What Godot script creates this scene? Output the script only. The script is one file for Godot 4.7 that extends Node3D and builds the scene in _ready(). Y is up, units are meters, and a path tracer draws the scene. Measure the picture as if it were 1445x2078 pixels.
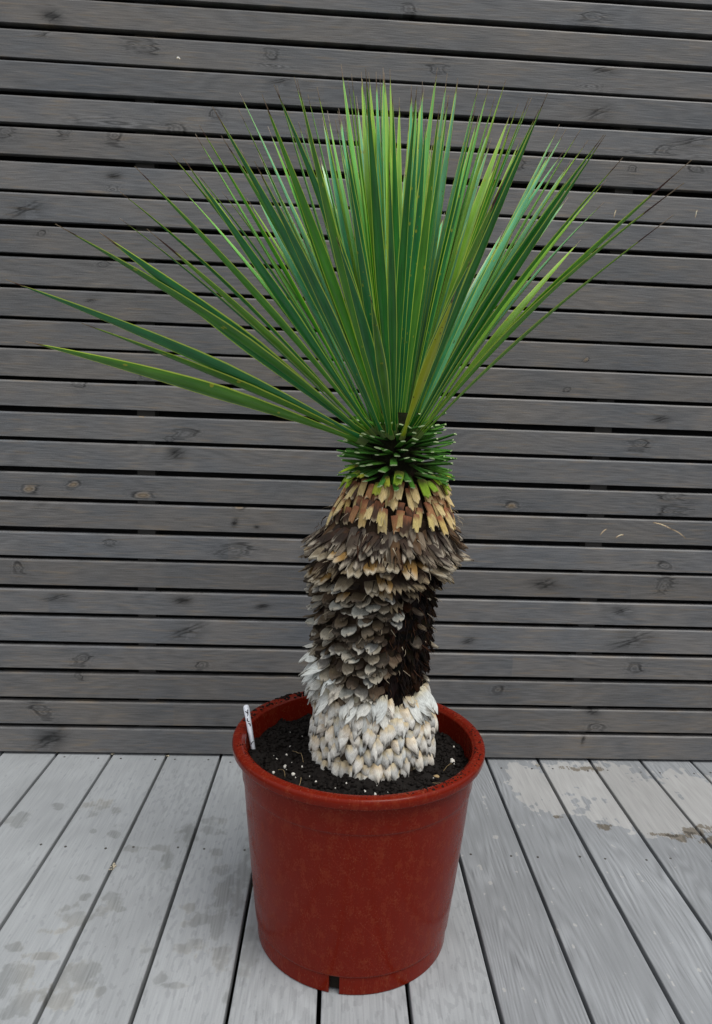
extends Node3D
# A potted yucca on a grey painted deck in front of a dark slatted timber wall, overcast day.

var rng := RandomNumberGenerator.new()
var lut := PackedByteArray()                       # linear 0..1 (4096 steps) -> sRGB byte

# knots of the wall boards: x, y, half width, half height (m), kind (0 ring, 1 dark split, 2 bare brown, 3 wide grain swirl)
const KNOTS := [
	[-0.645, 1.812, 0.016, 0.013, 1], [-0.663, 1.774, 0.016, 0.009, 1], [-0.438, 1.759, 0.025, 0.013, 0], [-0.141, 1.760, 0.014, 0.011, 0], [-0.135, 1.736, 0.046, 0.011, 3], [-0.114, 1.704, 0.019, 0.011, 1],
	[-0.272, 1.622, 0.010, 0.009, 0], [-0.362, 1.585, 0.018, 0.010, 0], [-0.508, 1.590, 0.126, 0.017, 3], [-0.621, 1.562, 0.010, 0.008, 0], [-0.505, 1.561, 0.015, 0.011, 0], [-0.761, 1.553, 0.014, 0.011, 0],
	[-0.509, 1.472, 0.014, 0.007, 1], [-0.512, 1.441, 0.021, 0.011, 3], [-0.719, 1.384, 0.032, 0.025, 1], [-0.680, 1.332, 0.010, 0.007, 0], [-0.569, 1.179, 0.009, 0.005, 1], [-0.291, 1.857, 0.016, 0.006, 1],
	[-0.535, 1.267, 0.012, 0.007, 0], [0.179, 1.878, 0.016, 0.010, 0], [0.618, 1.886, 0.024, 0.011, 0], [0.253, 1.748, 0.015, 0.011, 0], [0.652, 1.770, 0.024, 0.009, 1], [0.628, 1.733, 0.027, 0.009, 3],
	[0.646, 1.672, 0.022, 0.018, 1], [0.887, 1.623, 0.032, 0.016, 1], [0.815, 1.597, 0.016, 0.011, 0], [0.801, 1.588, 0.099, 0.010, 3], [0.377, 1.583, 0.010, 0.009, 0], [0.746, 1.551, 0.010, 0.008, 0],
	[0.903, 1.559, 0.019, 0.009, 0], [0.464, 1.548, 0.012, 0.011, 0], [0.272, 1.453, 0.012, 0.008, 2], [0.335, 1.368, 0.017, 0.009, 1], [-0.341, 0.864, 0.020, 0.011, 0], [-0.378, 0.849, 0.010, 0.007, 0],
	[-0.360, 0.813, 0.016, 0.015, 1], [-0.728, 0.713, 0.017, 0.009, 2], [-0.618, 0.727, 0.016, 0.010, 2], [-0.444, 0.706, 0.025, 0.010, 2], [-0.203, 0.683, 0.015, 0.008, 2], [-0.206, 0.569, 0.025, 0.018, 0],
	[-0.761, 0.510, 0.012, 0.016, 0], [-0.666, 0.432, 0.022, 0.012, 1], [-0.345, 0.433, 0.019, 0.012, 1], [-0.137, 0.421, 0.013, 0.008, 1], [-0.333, 0.351, 0.033, 0.027, 1], [-0.605, 0.268, 0.015, 0.012, 0],
	[-0.294, 0.259, 0.013, 0.010, 0], [-0.613, 0.219, 0.009, 0.008, 0], [-0.711, 0.121, 0.020, 0.018, 0], [-0.694, 0.041, 0.028, 0.031, 1], [-0.435, 1.002, 0.014, 0.006, 0], [-0.598, 0.975, 0.014, 0.007, 0],
	[-0.100, 1.025, 0.007, 0.006, 0], [-0.530, 0.582, 0.010, 0.006, 0], [-0.212, 0.642, 0.006, 0.010, 1], [-0.155, 0.632, 0.005, 0.004, 1], [0.925, 0.743, 0.021, 0.008, 0], [0.929, 0.705, 0.021, 0.010, 0],
	[0.930, 0.559, 0.019, 0.012, 0], [0.931, 0.503, 0.013, 0.019, 0], [0.823, 0.431, 0.024, 0.011, 1], [0.856, 0.349, 0.041, 0.028, 1], [0.874, 0.274, 0.019, 0.014, 0], [0.769, 0.144, 0.014, 0.009, 1],
	[0.780, 0.098, 0.022, 0.013, 0], [0.749, 0.063, 0.004, 0.012, 1], [0.505, 0.708, 0.019, 0.010, 2], [0.608, 0.500, 0.029, 0.016, 1], [0.671, 1.089, 0.006, 0.005, 2], [0.411, 1.198, 0.012, 0.008, 0],
	[0.832, 0.880, 0.016, 0.010, 0], [0.627, 1.011, 0.011, 0.007, 0], [0.878, 0.945, 0.016, 0.009, 1], [0.413, 0.339, 0.013, 0.010, 1], [0.502, 0.203, 0.016, 0.011, 0]]
# worn patches of the deck paint, plus shade painted in left of the pot: place across, place along, half sizes (m)
const PEELED_AND_SHADE := [
	[-0.490, 0.268, 0.035, 0.035], [-0.574, 0.266, 0.030, 0.014], [-0.649, 0.322, 0.037, 0.033], [-0.413, 0.367, 0.019, 0.028], [-0.355, 0.425, 0.028, 0.015], [-0.297, 0.418, 0.024, 0.017], [-0.255, 0.368, 0.025, 0.039],
	[-0.280, 0.457, 0.016, 0.035], [-0.206, 0.338, 0.030, 0.044], [-0.181, 0.437, 0.016, 0.020], [-0.161, 0.488, 0.019, 0.024], [-0.143, 0.554, 0.022, 0.050], [-0.177, 0.629, 0.032, 0.030], [-0.145, 0.609, 0.016, 0.098],
	[-0.358, 0.599, 0.025, 0.031], [-0.332, 0.614, 0.014, 0.010], [-0.410, 0.630, 0.035, 0.030], [-0.439, 0.672, 0.025, 0.013], [-0.483, 0.715, 0.016, 0.013], [-0.453, 0.787, 0.034, 0.046], [-0.355, 0.788, 0.037, 0.050],
	[-0.307, 0.811, 0.009, 0.015], [-0.431, 0.733, 0.038, 0.010], [-0.219, 0.776, 0.013, 0.016], [-0.193, 0.794, 0.026, 0.007], [-0.179, 0.707, 0.040, 0.022], [-0.122, 0.729, 0.020, 0.030], [-0.264, 0.711, 0.016, 0.013],
	[-0.103, 0.812, 0.009, 0.030], [-0.432, 0.526, 0.015, 0.012], [-0.464, 0.360, 0.008, 0.011], [-0.441, 0.272, 0.017, 0.017], [-0.113, 0.524, 0.019, 0.140], [-0.079, 0.707, 0.017, 0.065], [-0.407, 0.577, 0.011, 0.014],  # the long strip among these paints the shade beside the pot
	[-0.375, 0.822, 0.030, 0.022], [-0.430, 0.840, 0.032, 0.029], [-0.207, 0.603, 0.021, 0.011], [-0.433, 0.614, 0.014, 0.011]]
const PALE := [
	[0.696, 0.068, 0.068, 0.070], [0.779, 0.097, 0.104, 0.105], [0.855, 0.162, 0.132, 0.098], [0.904, 0.242, 0.097, 0.082], [0.995, 0.131, 0.078, 0.101], [0.771, 0.227, 0.097, 0.059], [0.837, 0.285, 0.085, 0.048],
	[0.609, 0.120, 0.056, 0.102], [0.612, 0.212, 0.043, 0.035], [0.571, 0.111, 0.046, 0.111], [0.986, 0.241, 0.039, 0.059]]
# the leaves: azimuth, elevation (degrees), length (m)
const LEAVES := [
	[139.4, 18.7, 0.581, 0], [142.0, 18.2, 0.479, 0], [141.7, 12.4, 0.541, 0], [137.5, 26.4, 0.559, 0], [138.8, 26.1, 0.519, 0], [194.4, 41.2, 0.587, 0], [199.4, 37.7, 0.588, 0], [137.2, 31.3, 0.478, 1],
	[133.6, 34.4, 0.538, 0], [202.4, 49.6, 0.611, 0], [131.8, 37.7, 0.511, 0], [193.9, 56.2, 0.581, 0], [195.1, 57.4, 0.590, 0], [126.0, 42.9, 0.508, 0], [123.3, 43.8, 0.539, 0], [199.5, 64.7, 0.608, 0],
	[199.4, 63.4, 0.588, 0], [119.0, 46.3, 0.530, 0], [210.2, 65.1, 0.600, 0], [190.4, 70.7, 0.573, 0], [115.8, 47.5, 0.534, 0], [197.5, 73.6, 0.582, 0], [110.4, 49.2, 0.533, 0], [204.6, 75.6, 0.573, 0],
	[211.3, 79.3, 0.601, 0], [228.3, 79.0, 0.609, 0], [206.8, 47.4, 0.580, 0], [212.3, 49.7, 0.566, 0], [215.3, 50.7, 0.557, 0], [208.9, 64.7, 0.571, 0], [231.0, 69.2, 0.590, 0], [192.5, 82.1, 0.570, 0],
	[103.7, 50.5, 0.531, 0], [226.7, 82.6, 0.590, 0], [226.9, 81.1, 0.579, 0], [236.9, 82.7, 0.585, 0], [246.7, 81.8, 0.606, 0], [245.5, 84.9, 0.584, 0], [249.1, 85.3, 0.577, 0], [265.8, 79.8, 0.601, 0],
	[95.9, 51.4, 0.510, 0], [279.2, 76.3, 0.599, 0], [304.5, 86.0, 0.581, 0], [323.3, 83.2, 0.584, 0], [318.5, 78.8, 0.606, 0], [324.3, 80.1, 0.593, 0], [321.8, 77.9, 0.593, 0], [311.9, 72.9, 0.581, 0],
	[306.3, 65.4, 0.545, 0], [242.4, 74.5, 0.604, 0], [243.1, 68.9, 0.568, 0], [232.6, 70.6, 0.595, 0], [280.2, 74.6, 0.586, 0], [331.7, 74.4, 0.613, 0], [323.9, 70.8, 0.588, 0], [325.6, 69.8, 0.603, 0],
	[343.8, 71.0, 0.595, 0], [74.2, 46.9, 0.532, 0], [74.3, 47.4, 0.512, 0], [322.2, 65.9, 0.576, 0], [336.8, 63.7, 0.601, 0], [332.2, 61.3, 0.581, 0], [344.3, 62.4, 0.580, 0], [339.9, 59.2, 0.598, 0],
	[335.6, 58.7, 0.575, 0], [67.0, 43.5, 0.515, 0], [65.6, 42.4, 0.519, 0], [62.8, 40.5, 0.510, 0], [60.0, 36.3, 0.548, 1], [58.2, 34.6, 0.534, 1], [56.6, 34.0, 0.493, 1], [337.4, 49.7, 0.558, 0],
	[330.7, 45.6, 0.519, 0], [327.3, 58.0, 0.553, 0], [84.3, 36.5, 0.497, 1], [317.1, 62.1, 0.546, 0], [86.4, 30.3, 0.370, 2], [86.1, 33.2, 0.403, 0], [105.3, 34.3, 0.419, 0], [102.1, 30.0, 0.359, 0],
	[309.0, 59.3, 0.516, 0], [98.4, 38.0, 0.488, 0], [230.1, 53.4, 0.518, 0], [221.2, 45.5, 0.518, 0], [115.0, 33.5, 0.526, 0], [317.6, 55.7, 0.517, 0], [293.4, 71.9, 0.572, 0], [257.2, 72.3, 0.575, 0],
	[282.0, 59.5, 0.489, 0], [105.6, 36.9, 0.490, 0], [327.4, 63.0, 0.574, 0], [330.1, 53.6, 0.544, 0], [312.3, 69.6, 0.578, 0]]
# lower and upper edge of each wall board (m)
const BOARDS := [
	[0.0071, 0.0752], [0.0859, 0.1492], [0.1603, 0.2273], [0.2408, 0.3028], [0.3136, 0.3803], [0.3913, 0.4522], [0.4639, 0.5310],
	[0.5400, 0.6019], [0.6153, 0.6809], [0.6909, 0.7545], [0.7681, 0.8334], [0.8425, 0.9040], [0.9185, 0.9817], [0.9907, 1.0584],
	[1.0643, 1.1277], [1.1347, 1.2021], [1.2102, 1.2755], [1.2835, 1.3481], [1.3594, 1.4221], [1.4287, 1.4929], [1.5072, 1.5684],
	[1.5781, 1.6386], [1.6504, 1.7133], [1.7196, 1.7818], [1.7933, 1.8526], [1.8640, 1.9185], [1.9298, 1.9930], [2.0040, 2.0680], [2.0790, 2.1430]]
const SKY_ZENITH := 1.0
const POT := Vector3(0.0862, 0.0, 0.6378)
const CROWN := Vector3(0.1285, 0.885, 0.638)


# ---------------------------------------------------------------- small helpers
func numbered(called: String, parent: Node) -> String:
	if not parent.has_node(called):
		return called
	var key := "n_" + called
	var k: int = parent.get_meta(key) + 1 if parent.has_meta(key) else 1
	parent.set_meta(key, k)
	return "%s_%03d" % [called, k]

func thing(called: String, label: String, category: String, at := Vector3.ZERO) -> Node3D:
	var o := Node3D.new()
	o.name = called
	add_child(o, true)
	o.position = at
	o.set_meta("label", label)
	o.set_meta("category", category)
	return o

func obj(called: String, mesh: Mesh, mat: Material, parent: Node, at := Transform3D()) -> MeshInstance3D:
	var o := MeshInstance3D.new()
	o.name = numbered(called, parent)
	o.mesh = mesh
	o.material_override = mat
	o.transform = at
	parent.add_child(o, true)
	return o

func plain(c: Color, rough := 0.7, spec := 0.5) -> StandardMaterial3D:
	var m := StandardMaterial3D.new()
	m.albedo_color = c.linear_to_srgb()
	m.roughness = rough
	m.metallic_specular = spec
	return m

func noise_bytes(sd: int, freq: float, w: int, h: int, to_w := 0, to_h := 0, kind := FastNoiseLite.TYPE_SIMPLEX_SMOOTH, oct := 3) -> PackedByteArray:
	var n := FastNoiseLite.new()
	n.seed = sd
	n.frequency = freq
	n.noise_type = kind
	n.fractal_octaves = oct
	if oct < 2:
		n.fractal_type = FastNoiseLite.FRACTAL_NONE
	var im := n.get_image(w, h)
	if to_w > 0:
		im.resize(to_w, to_h, Image.INTERPOLATE_CUBIC)
	im.convert(Image.FORMAT_L8)
	return im.get_data()

func tex(w: int, h: int, data: PackedByteArray, fmt := Image.FORMAT_RGB8) -> ImageTexture:
	return ImageTexture.create_from_image(Image.create_from_data(w, h, false, fmt, data))

func srgb(v: float) -> int:
	return lut[clampi(int(v * 4095.0), 0, 4095)]

# a box along z with rounded long edges: x from -w/2 to w/2, y from -h to 0. uv = (x + u0, z) scaled
func rounded_bar(x0: float, x1: float, y0: float, y1: float, z0: float, z1: float, r: float, steps: int, below := -1.0) -> ArrayMesh:
	var r2 := r if below < 0.0 else below
	var prof := []          # closed outline in x, y, going clockwise seen from +z
	for q in [[x1 - r, y1 - r, 0.0], [x0 + r, y1 - r, PI * 0.5], [x0 + r2, y0 + r2, PI], [x1 - r2, y0 + r2, PI * 1.5]]:
		for k in steps + 1:
			var a: float = q[2] + PI * 0.5 * k / steps
			var rr: float = r if q[2] < 3.0 else r2
			prof.append([Vector2(q[0] + rr * cos(a), q[1] + rr * sin(a)), Vector2(cos(a), sin(a))])
	var st := SurfaceTool.new()
	st.begin(Mesh.PRIMITIVE_TRIANGLES)
	var n := prof.size()
	for i in n:
		var a = prof[i]
		var b = prof[(i + 1) % n]
		for v in [[a, z0], [b, z1], [b, z0], [a, z0], [a, z1], [b, z1]]:
			st.set_normal(Vector3(v[0][1].x, v[0][1].y, 0))
			st.set_uv(Vector2(v[0][0].x, v[1]))
			st.add_vertex(Vector3(v[0][0].x, v[0][0].y, v[1]))
	for e in [[z0, -1.0], [z1, 1.0]]:
		for i in range(1, n - 1):
			var tri := [prof[0][0], prof[i][0], prof[i + 1][0]]
			if e[1] > 0:
				tri = [prof[0][0], prof[i + 1][0], prof[i][0]]
			for p in tri:
				st.set_normal(Vector3(0, 0, e[1]))
				st.set_uv(Vector2(p.x, e[0]))
				st.add_vertex(Vector3(p.x, p.y, e[0]))
	return st.commit()

# a surface of revolution about y; prof: [radius, y] from outside bottom to inside; from angle a0 to a1
func lathe(prof: Array, seg: int, a0 := 0.0, a1 := TAU, v0 := 0.0, v1 := 1.0) -> ArrayMesh:
	var st := SurfaceTool.new()
	st.begin(Mesh.PRIMITIVE_TRIANGLES)
	st.set_smooth_group(-1)
	var n := prof.size()
	var length := 0.0
	var at := [0.0]
	for i in range(1, n):
		length += Vector2(prof[i][0] - prof[i - 1][0], prof[i][1] - prof[i - 1][1]).length()
		at.append(length)
	var nor := []
	for i in n:
		var p: Vector2 = Vector2(prof[maxi(i - 1, 0)][0], prof[maxi(i - 1, 0)][1])
		var q: Vector2 = Vector2(prof[mini(i + 1, n - 1)][0], prof[mini(i + 1, n - 1)][1])
		var t := (q - p).normalized()
		nor.append(Vector2(t.y, -t.x))
	for j in seg + 1:
		var a := a0 + (a1 - a0) * j / seg
		for i in n:
			st.set_normal(Vector3(nor[i].x * cos(a), nor[i].y, nor[i].x * sin(a)))
			st.set_uv(Vector2(a / TAU, lerpf(v0, v1, at[i] / length)))
			st.add_vertex(Vector3(prof[i][0] * cos(a), prof[i][1], prof[i][0] * sin(a)))
	for j in seg:
		for i in n - 1:
			var p := j * n + i
			for k in [p, p + n, p + 1, p + 1, p + n, p + n + 1]:
				st.add_index(k)
	return st.commit()

func lump(sd: int, r: float, flat := 1.0) -> ArrayMesh:      # a small irregular grain
	var s := SphereMesh.new()
	s.radius = r
	s.height = 2.0 * r
	s.radial_segments = 7
	s.rings = 4
	var arr := s.get_mesh_arrays()
	var v: PackedVector3Array = arr[Mesh.ARRAY_VERTEX]
	var n := FastNoiseLite.new()
	n.seed = sd
	n.frequency = 0.55 / r
	for i in v.size():
		var d := 1.0 + 0.9 * n.get_noise_3dv(v[i])
		v[i] = Vector3(v[i].x * d, v[i].y * d * flat, v[i].z * d)
	arr[Mesh.ARRAY_VERTEX] = v
	arr[Mesh.ARRAY_NORMAL] = null
	arr[Mesh.ARRAY_TANGENT] = null
	var m := ArrayMesh.new()
	m.add_surface_from_arrays(Mesh.PRIMITIVE_TRIANGLES, arr)
	var st := SurfaceTool.new()
	st.create_from(m, 0)
	st.set_smooth_group(-1)
	st.generate_normals()
	return st.commit()

func strip(pts: Array, w0: float, w1: float, nor: Vector3) -> ArrayMesh:      # a thin three-sided strand through pts
	var st := SurfaceTool.new()
	st.begin(Mesh.PRIMITIVE_TRIANGLES)
	var rings := []
	for i in pts.size():
		var d: Vector3 = (pts[mini(i + 1, pts.size() - 1)] - pts[maxi(i - 1, 0)]).normalized()
		var s := d.cross(nor).normalized()
		var w := lerpf(w0, w1, float(i) / (pts.size() - 1))
		rings.append([pts[i] + s * w, pts[i] + d.cross(s) * w * -0.6, pts[i] - s * w])
	for i in pts.size() - 1:
		for k in 3:
			var a = rings[i][k]
			var b = rings[i][(k + 1) % 3]
			var c = rings[i + 1][k]
			var e = rings[i + 1][(k + 1) % 3]
			for p in [a, b, c, b, e, c]:
				st.add_vertex(p)
	st.generate_normals()
	return st.commit()


# ---------------------------------------------------------------- textures
func wall_textures() -> Array:
	var w := 2048
	var rows := BOARDS.size()
	var h := 48
	var hh := rows * h
	var fine := noise_bytes(11, 0.42, 110, hh, w, hh, FastNoiseLite.TYPE_SIMPLEX_SMOOTH, 2)
	var streak := noise_bytes(12, 0.13, 160, hh, w, hh, FastNoiseLite.TYPE_SIMPLEX_SMOOTH, 3)
	var blotch := noise_bytes(13, 0.035, 256, hh / 4, w, hh)
	var warp := noise_bytes(14, 0.02, 256, hh / 2, w, hh, FastNoiseLite.TYPE_SIMPLEX_SMOOTH, 2)
	var grit := noise_bytes(15, 0.4, w, hh, 0, 0, FastNoiseLite.TYPE_SIMPLEX_SMOOTH, 2)
	var val := PackedFloat32Array()
	val.resize(w * hh)
	var tr := PackedFloat32Array()       # tint: + brown, - blue
	tr.resize(w * hh)
	rng.seed = 5
	for b in rows:
		var base := rng.randf_range(0.118, 0.150)
		var lines := rng.randf_range(1.6, 4.0)
		var depth := rng.randf_range(0.02, 0.08)
		var ph := rng.randf() * 6.0
		var shift := rng.randi() % w
		var tone := rng.randf_range(-0.35, 0.45)
		for y in h:
			var row := (b * h + y) * w
			var fy := float(y) / h
			for x in w:
				var i := row + x
				var k := row + (x + shift) % w
				var g := fine[i] / 255.0 - 0.5
				var s := streak[i] / 255.0 - 0.5
				var bl := blotch[k] / 255.0 - 0.5
				var ln := sin(6.283 * (fy * lines + warp[k] / 255.0 * 5.0) + ph)
				val[i] = base * (1.0 + 0.5 * g + 0.22 * s + 0.26 * bl + depth * ln + 0.36 * (grit[i] / 255.0 - 0.5))
				tr[i] = tone * 0.5 + bl * 1.1 + maxf(s - 0.13, 0.0) * 4.5
	var ht := PackedFloat32Array()
	ht.resize(w * hh)
	for i in w * hh:
		ht[i] = 0.6 + 0.5 * (fine[i] / 255.0 - 0.5) + 0.3 * (streak[i] / 255.0 - 0.5)
	# knots
	for kn in KNOTS:
		for b in rows:
			var lo: float = BOARDS[b][0]
			var hi: float = BOARDS[b][1]
			if kn[1] < lo - 0.012 or kn[1] > hi + 0.012:
				continue
			var px := w / 2.7                     # pixels per metre along
			var py := h / (hi - lo)
			var cx: float = (kn[0] + 1.2) * px
			var cy: float = (hi - kn[1]) * py
			var rx: float = kn[2] * px
			var ry: float = kn[3] * py
			var kind := int(kn[4])
			var tilt := rng.randf_range(-0.5, 0.5)
			var reach := 3.2 if kind != 3 else 1.7
			var cres := rng.randf() * TAU
			for y in range(maxi(0, int(cy - ry * reach)), mini(h, int(cy + ry * reach) + 1)):
				for x in range(maxi(0, int(cx - rx * reach)), mini(w, int(cx + rx * reach) + 1)):
					var dx := (x - cx) / rx
					var dy := (y - cy) / ry
					dx += dy * tilt
					var i := (b * h + y) * w + x
					var wob := (warp[i] + streak[i] - 255.0) / 255.0
					var d := sqrt(dx * dx + dy * dy) * (1.0 + 0.9 * wob)
					var ang := atan2(dy, dx)
					var m := 1.0
					if kind == 0 or kind == 2:
						if d < 1.0:
							m = 0.82 + 0.2 * sin(d * 11.0 + wob * 6.0)
							if kind == 2:
								m *= 1.35
								tr[i] += 2.6 * (1.0 - d * d)
						var rim := exp(-pow((d - 1.0) / (0.12 + 0.3 * absf(wob)), 2.0))
						m *= 1.0 - rim * (0.22 + 0.5 * maxf(0.0, cos(ang - cres)))
						ht[i] -= rim * 0.5
						if d > 1.0:
							var f := exp(-(d - 1.0) * 1.4)
							m *= 1.0 + 0.26 * f * sin(d * 9.0) - 0.2 * f
					elif kind == 1:
						var fan := absf(dy * 0.8 + dx * 0.5)
						var smear := exp(-(dx * dx * 0.6 + dy * dy) * 0.9)
						m = 1.0 - 0.72 * smear * (0.8 + 1.4 * wob)
						var crack := exp(-pow((fan - 0.25 - 0.35 * wob) / 0.09, 2.0)) * smear
						m *= 1.0 - 0.75 * crack
						if d < 0.7 and dx > 0.1:
							m *= 1.25
						ht[i] -= crack
					else:
						var f2 := exp(-d * d * 0.9)
						m = 1.0 + 0.45 * f2 * sin(d * 13.0 + wob * 5.0) - 0.08 * f2
						ht[i] += 0.2 * f2 * sin(d * 13.0 + wob * 5.0)
					val[i] *= maxf(m, 0.12)
	# scratches down to the pale wood
	for sc in [[0.7468, 0.6367, 0.764, 0.6532, 0.05], [0.7898, 0.6314, 0.8104, 0.6386, 0.09], [0.886, 0.674, 0.937, 0.658, 0.15], [0.937, 0.658, 0.978, 0.635, 0.06], [0.918, 1.445, 0.921, 1.463, 0.05], [0.712, 1.435, 0.716, 1.453, 0.04], [-0.52, 0.905, -0.44, 0.902, 0.05], [-0.36, 1.74, -0.352, 1.738, 0.16]]:
		for t in 240:
			var f := t / 239.0
			var sx: float = lerpf(sc[0], sc[2], f)
			var sy: float = lerpf(sc[1], sc[3], f) + 0.003 * sin(f * PI)
			for b in rows:
				if sy > BOARDS[b][0] and sy < BOARDS[b][1]:
					var xx := int((sx + 1.2) * w / 2.7)
					var yy := int((BOARDS[b][1] - sy) / (BOARDS[b][1] - BOARDS[b][0]) * h)
					if rng.randf() < 0.8:
						for o in [0, w]:
							var i: int = clampi((b * h + yy) * w + xx + o, 0, w * hh - 1)
							val[i] += sc[4] * sin(f * PI) * (1.0 if o == 0 else 0.5)
							tr[i] += 0.8
	var rgb := PackedByteArray()
	rgb.resize(w * hh * 3)
	var hb := PackedByteArray()
	hb.resize(w * hh)
	for i in w * hh:
		var v := val[i]
		var t := clampf(tr[i], -0.9, 3.0)
		rgb[i * 3] = lut[clampi(int(v * (1.0 + 0.13 * t) * 4095.0), 0, 4095)]
		rgb[i * 3 + 1] = lut[clampi(int(v * (1.0 + 0.015 * t) * 4095.0), 0, 4095)]
		rgb[i * 3 + 2] = lut[clampi(int(v * (1.02 - 0.12 * t) * 4095.0), 0, 4095)]
		hb[i] = clampi(int(ht[i] * 255.0), 0, 255)
	return [tex(w, hh, rgb), tex(w, hh, hb, Image.FORMAT_L8)]


func deck_textures() -> Array:                 # 2.6 m across (from -1.1), 1.5 m along (from -0.1)
	var w := 1664
	var h := 960
	var ppm := 640.0
	var grain := noise_bytes(21, 0.42, w, 40, w, h, FastNoiseLite.TYPE_SIMPLEX_SMOOTH, 2)
	var streak := noise_bytes(22, 0.09, w, 90, w, h)
	var warp := noise_bytes(23, 0.012, w, 120, w, h, FastNoiseLite.TYPE_SIMPLEX_SMOOTH, 2)
	var rag := noise_bytes(24, 0.035, w, h, 0, 0, FastNoiseLite.TYPE_SIMPLEX_SMOOTH, 4)
	var fleck := noise_bytes(25, 0.11, w, h / 3, w, h, FastNoiseLite.TYPE_SIMPLEX_SMOOTH, 2)
	var blotch := noise_bytes(26, 0.006, w, h, 0, 0, FastNoiseLite.TYPE_SIMPLEX_SMOOTH, 3)
	var grit := noise_bytes(27, 0.45, w, h, 0, 0, FastNoiseLite.TYPE_SIMPLEX_SMOOTH, 1)
	var peel_and_shade := PackedFloat32Array()
	peel_and_shade.resize(w * h)
	var pale := PackedFloat32Array()
	pale.resize(w * h)
	var n := 0
	for list in [PEELED_AND_SHADE, PALE]:
		for p in list:
			var cx: float = (p[0] + 1.1) * ppm
			var cy: float = (p[1] + 0.1) * ppm
			var rx: float = p[2] * ppm
			var ry: float = p[3] * ppm
			for y in range(maxi(0, int(cy - ry * 1.5)), mini(h, int(cy + ry * 1.5))):
				for x in range(maxi(0, int(cx - rx * 1.5)), mini(w, int(cx + rx * 1.5))):
					var d := pow((x - cx) / rx, 2.0) + pow((y - cy) / ry, 2.0)
					var f := maxf(0.0, 1.0 - d / 2.2)
					if n == 0:
						peel_and_shade[y * w + x] = maxf(peel_and_shade[y * w + x], f)
					else:
						pale[y * w + x] = maxf(pale[y * w + x], f)
		n += 1
	var rgb := PackedByteArray()
	rgb.resize(w * h * 3)
	var hb := PackedByteArray()
	hb.resize(w * h)
	var rb := PackedByteArray()
	rb.resize(w * h)
	rng.seed = 8
	var per := []
	for b in 24:
		per.append([rng.randf_range(0.93, 1.06), rng.randf_range(2.0, 6.0), rng.randf(), rng.randi() % 700])
	var dirt := [[0.871, 0.332, 0.035, 0.016], [0.935, 0.322, 0.045, 0.03], [0.834, 0.325, 0.03, 0.008], [0.60, 0.262, 0.01, 0.006], [0.7, 0.3, 0.02, 0.01], [0.74, 0.02, 0.05, 0.012]]
	for y in h:
		var z := y / ppm - 0.1
		for x in w:
			var i := y * w + x
			var x0 := x / ppm - 1.1
			var bf := x0 / 0.145 - 0.34
			var b := int(floor(bf)) + 9
			var q: float = bf - floor(bf)
			var pb = per[b]
			var sh: int = y * w + (x + int(pb[3])) % w
			var g := grain[sh] / 255.0 - 0.5
			var s := streak[sh] / 255.0 - 0.5
			var r := rag[i] / 255.0 - 0.5
			var bl := blotch[i] / 255.0 - 0.5
			var ln := sin(6.283 * (q * float(pb[1]) * 2.2 + warp[sh] / 255.0 * 9.0))
			var right := b >= 11                     # the boards that are worn to bluish weathered wood
			var wood := 0.2 if right else 0.27
			var v := 0.37
			var cr := 0.945
			var cb := 1.045
			var rough := 0.62
			var bump := 0.6
			var worn := 0.0
			if right:
				v = 0.262 * (1.0 + 0.2 * bl)
				cr = 0.945
				cb = 1.06
				worn = clampf(0.55 + 1.4 * bl, 0.1, 1.0)
				if pale[i] + r * 1.1 + s * 0.5 > 0.42:
					v = 0.35
					cr = 0.99
					cb = 1.0
					worn = 0.15
			else:
				v = 0.35 * (1.0 + 0.2 * bl)
				var pk := peel_and_shade[i] + r * 1.25 + s * 0.35
				if b >= 8 and b < 11:
					worn = 0.35
					v *= 0.93
				worn = maxf(worn, 0.16)
				if pk + g * 0.45 > 0.62:
					v = lerpf(v, wood * (1.0 + 0.25 * bl), clampf((pk + g * 0.45 - 0.62) * 3.6 + 0.2, 0.0, 1.0))
					cr = 0.955 + 0.03 * clampf(bl * 3.0 - 0.1, -0.3, 1.0)
					cb = 1.015 - 0.04 * clampf(bl * 3.0 - 0.1, -0.3, 1.0)
					worn = 0.5
					bump -= 0.12
					rough = 0.5
				elif fleck[i] / 255.0 - 0.5 + bl * 0.35 + (0.16 if b >= 6 else 0.03) > 0.33:
					v *= 0.88
					bump -= 0.1
			v *= 1.0 + (0.2 if right else 0.11) * s + 0.14 * g + 0.06 * (grit[i] / 255.0 - 0.5)
			v *= 1.0 + worn * (0.15 * ln + 0.95 * minf(g + 0.08, 0.0))
			v *= float(pb[0])
			for dd in dirt:
				var ex := (x0 - float(dd[0])) / float(dd[2])
				var ez := (z - float(dd[1])) / float(dd[3])
				if ex * ex + ez * ez < 2.2 and r + g * 0.5 + 0.24 - 0.22 * (ex * ex + ez * ez) > 0.0:
					v *= 0.45
					cr = 1.1
					cb = 0.85
			if fleck[(i * 7 + 331) % (w * h)] > 246 and grit[i] > 150:
				v *= 0.5
			bump += 0.35 * g + 0.12 * worn * ln
			rgb[i * 3] = lut[clampi(int(v * cr * 4095.0), 0, 4095)]
			rgb[i * 3 + 1] = lut[clampi(int(v * 4095.0), 0, 4095)]
			rgb[i * 3 + 2] = lut[clampi(int(v * cb * 4095.0), 0, 4095)]
			hb[i] = clampi(int(bump * 255.0), 0, 255)
			rb[i] = clampi(int((rough + 0.15 * bl) * 255.0), 0, 255)
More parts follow.
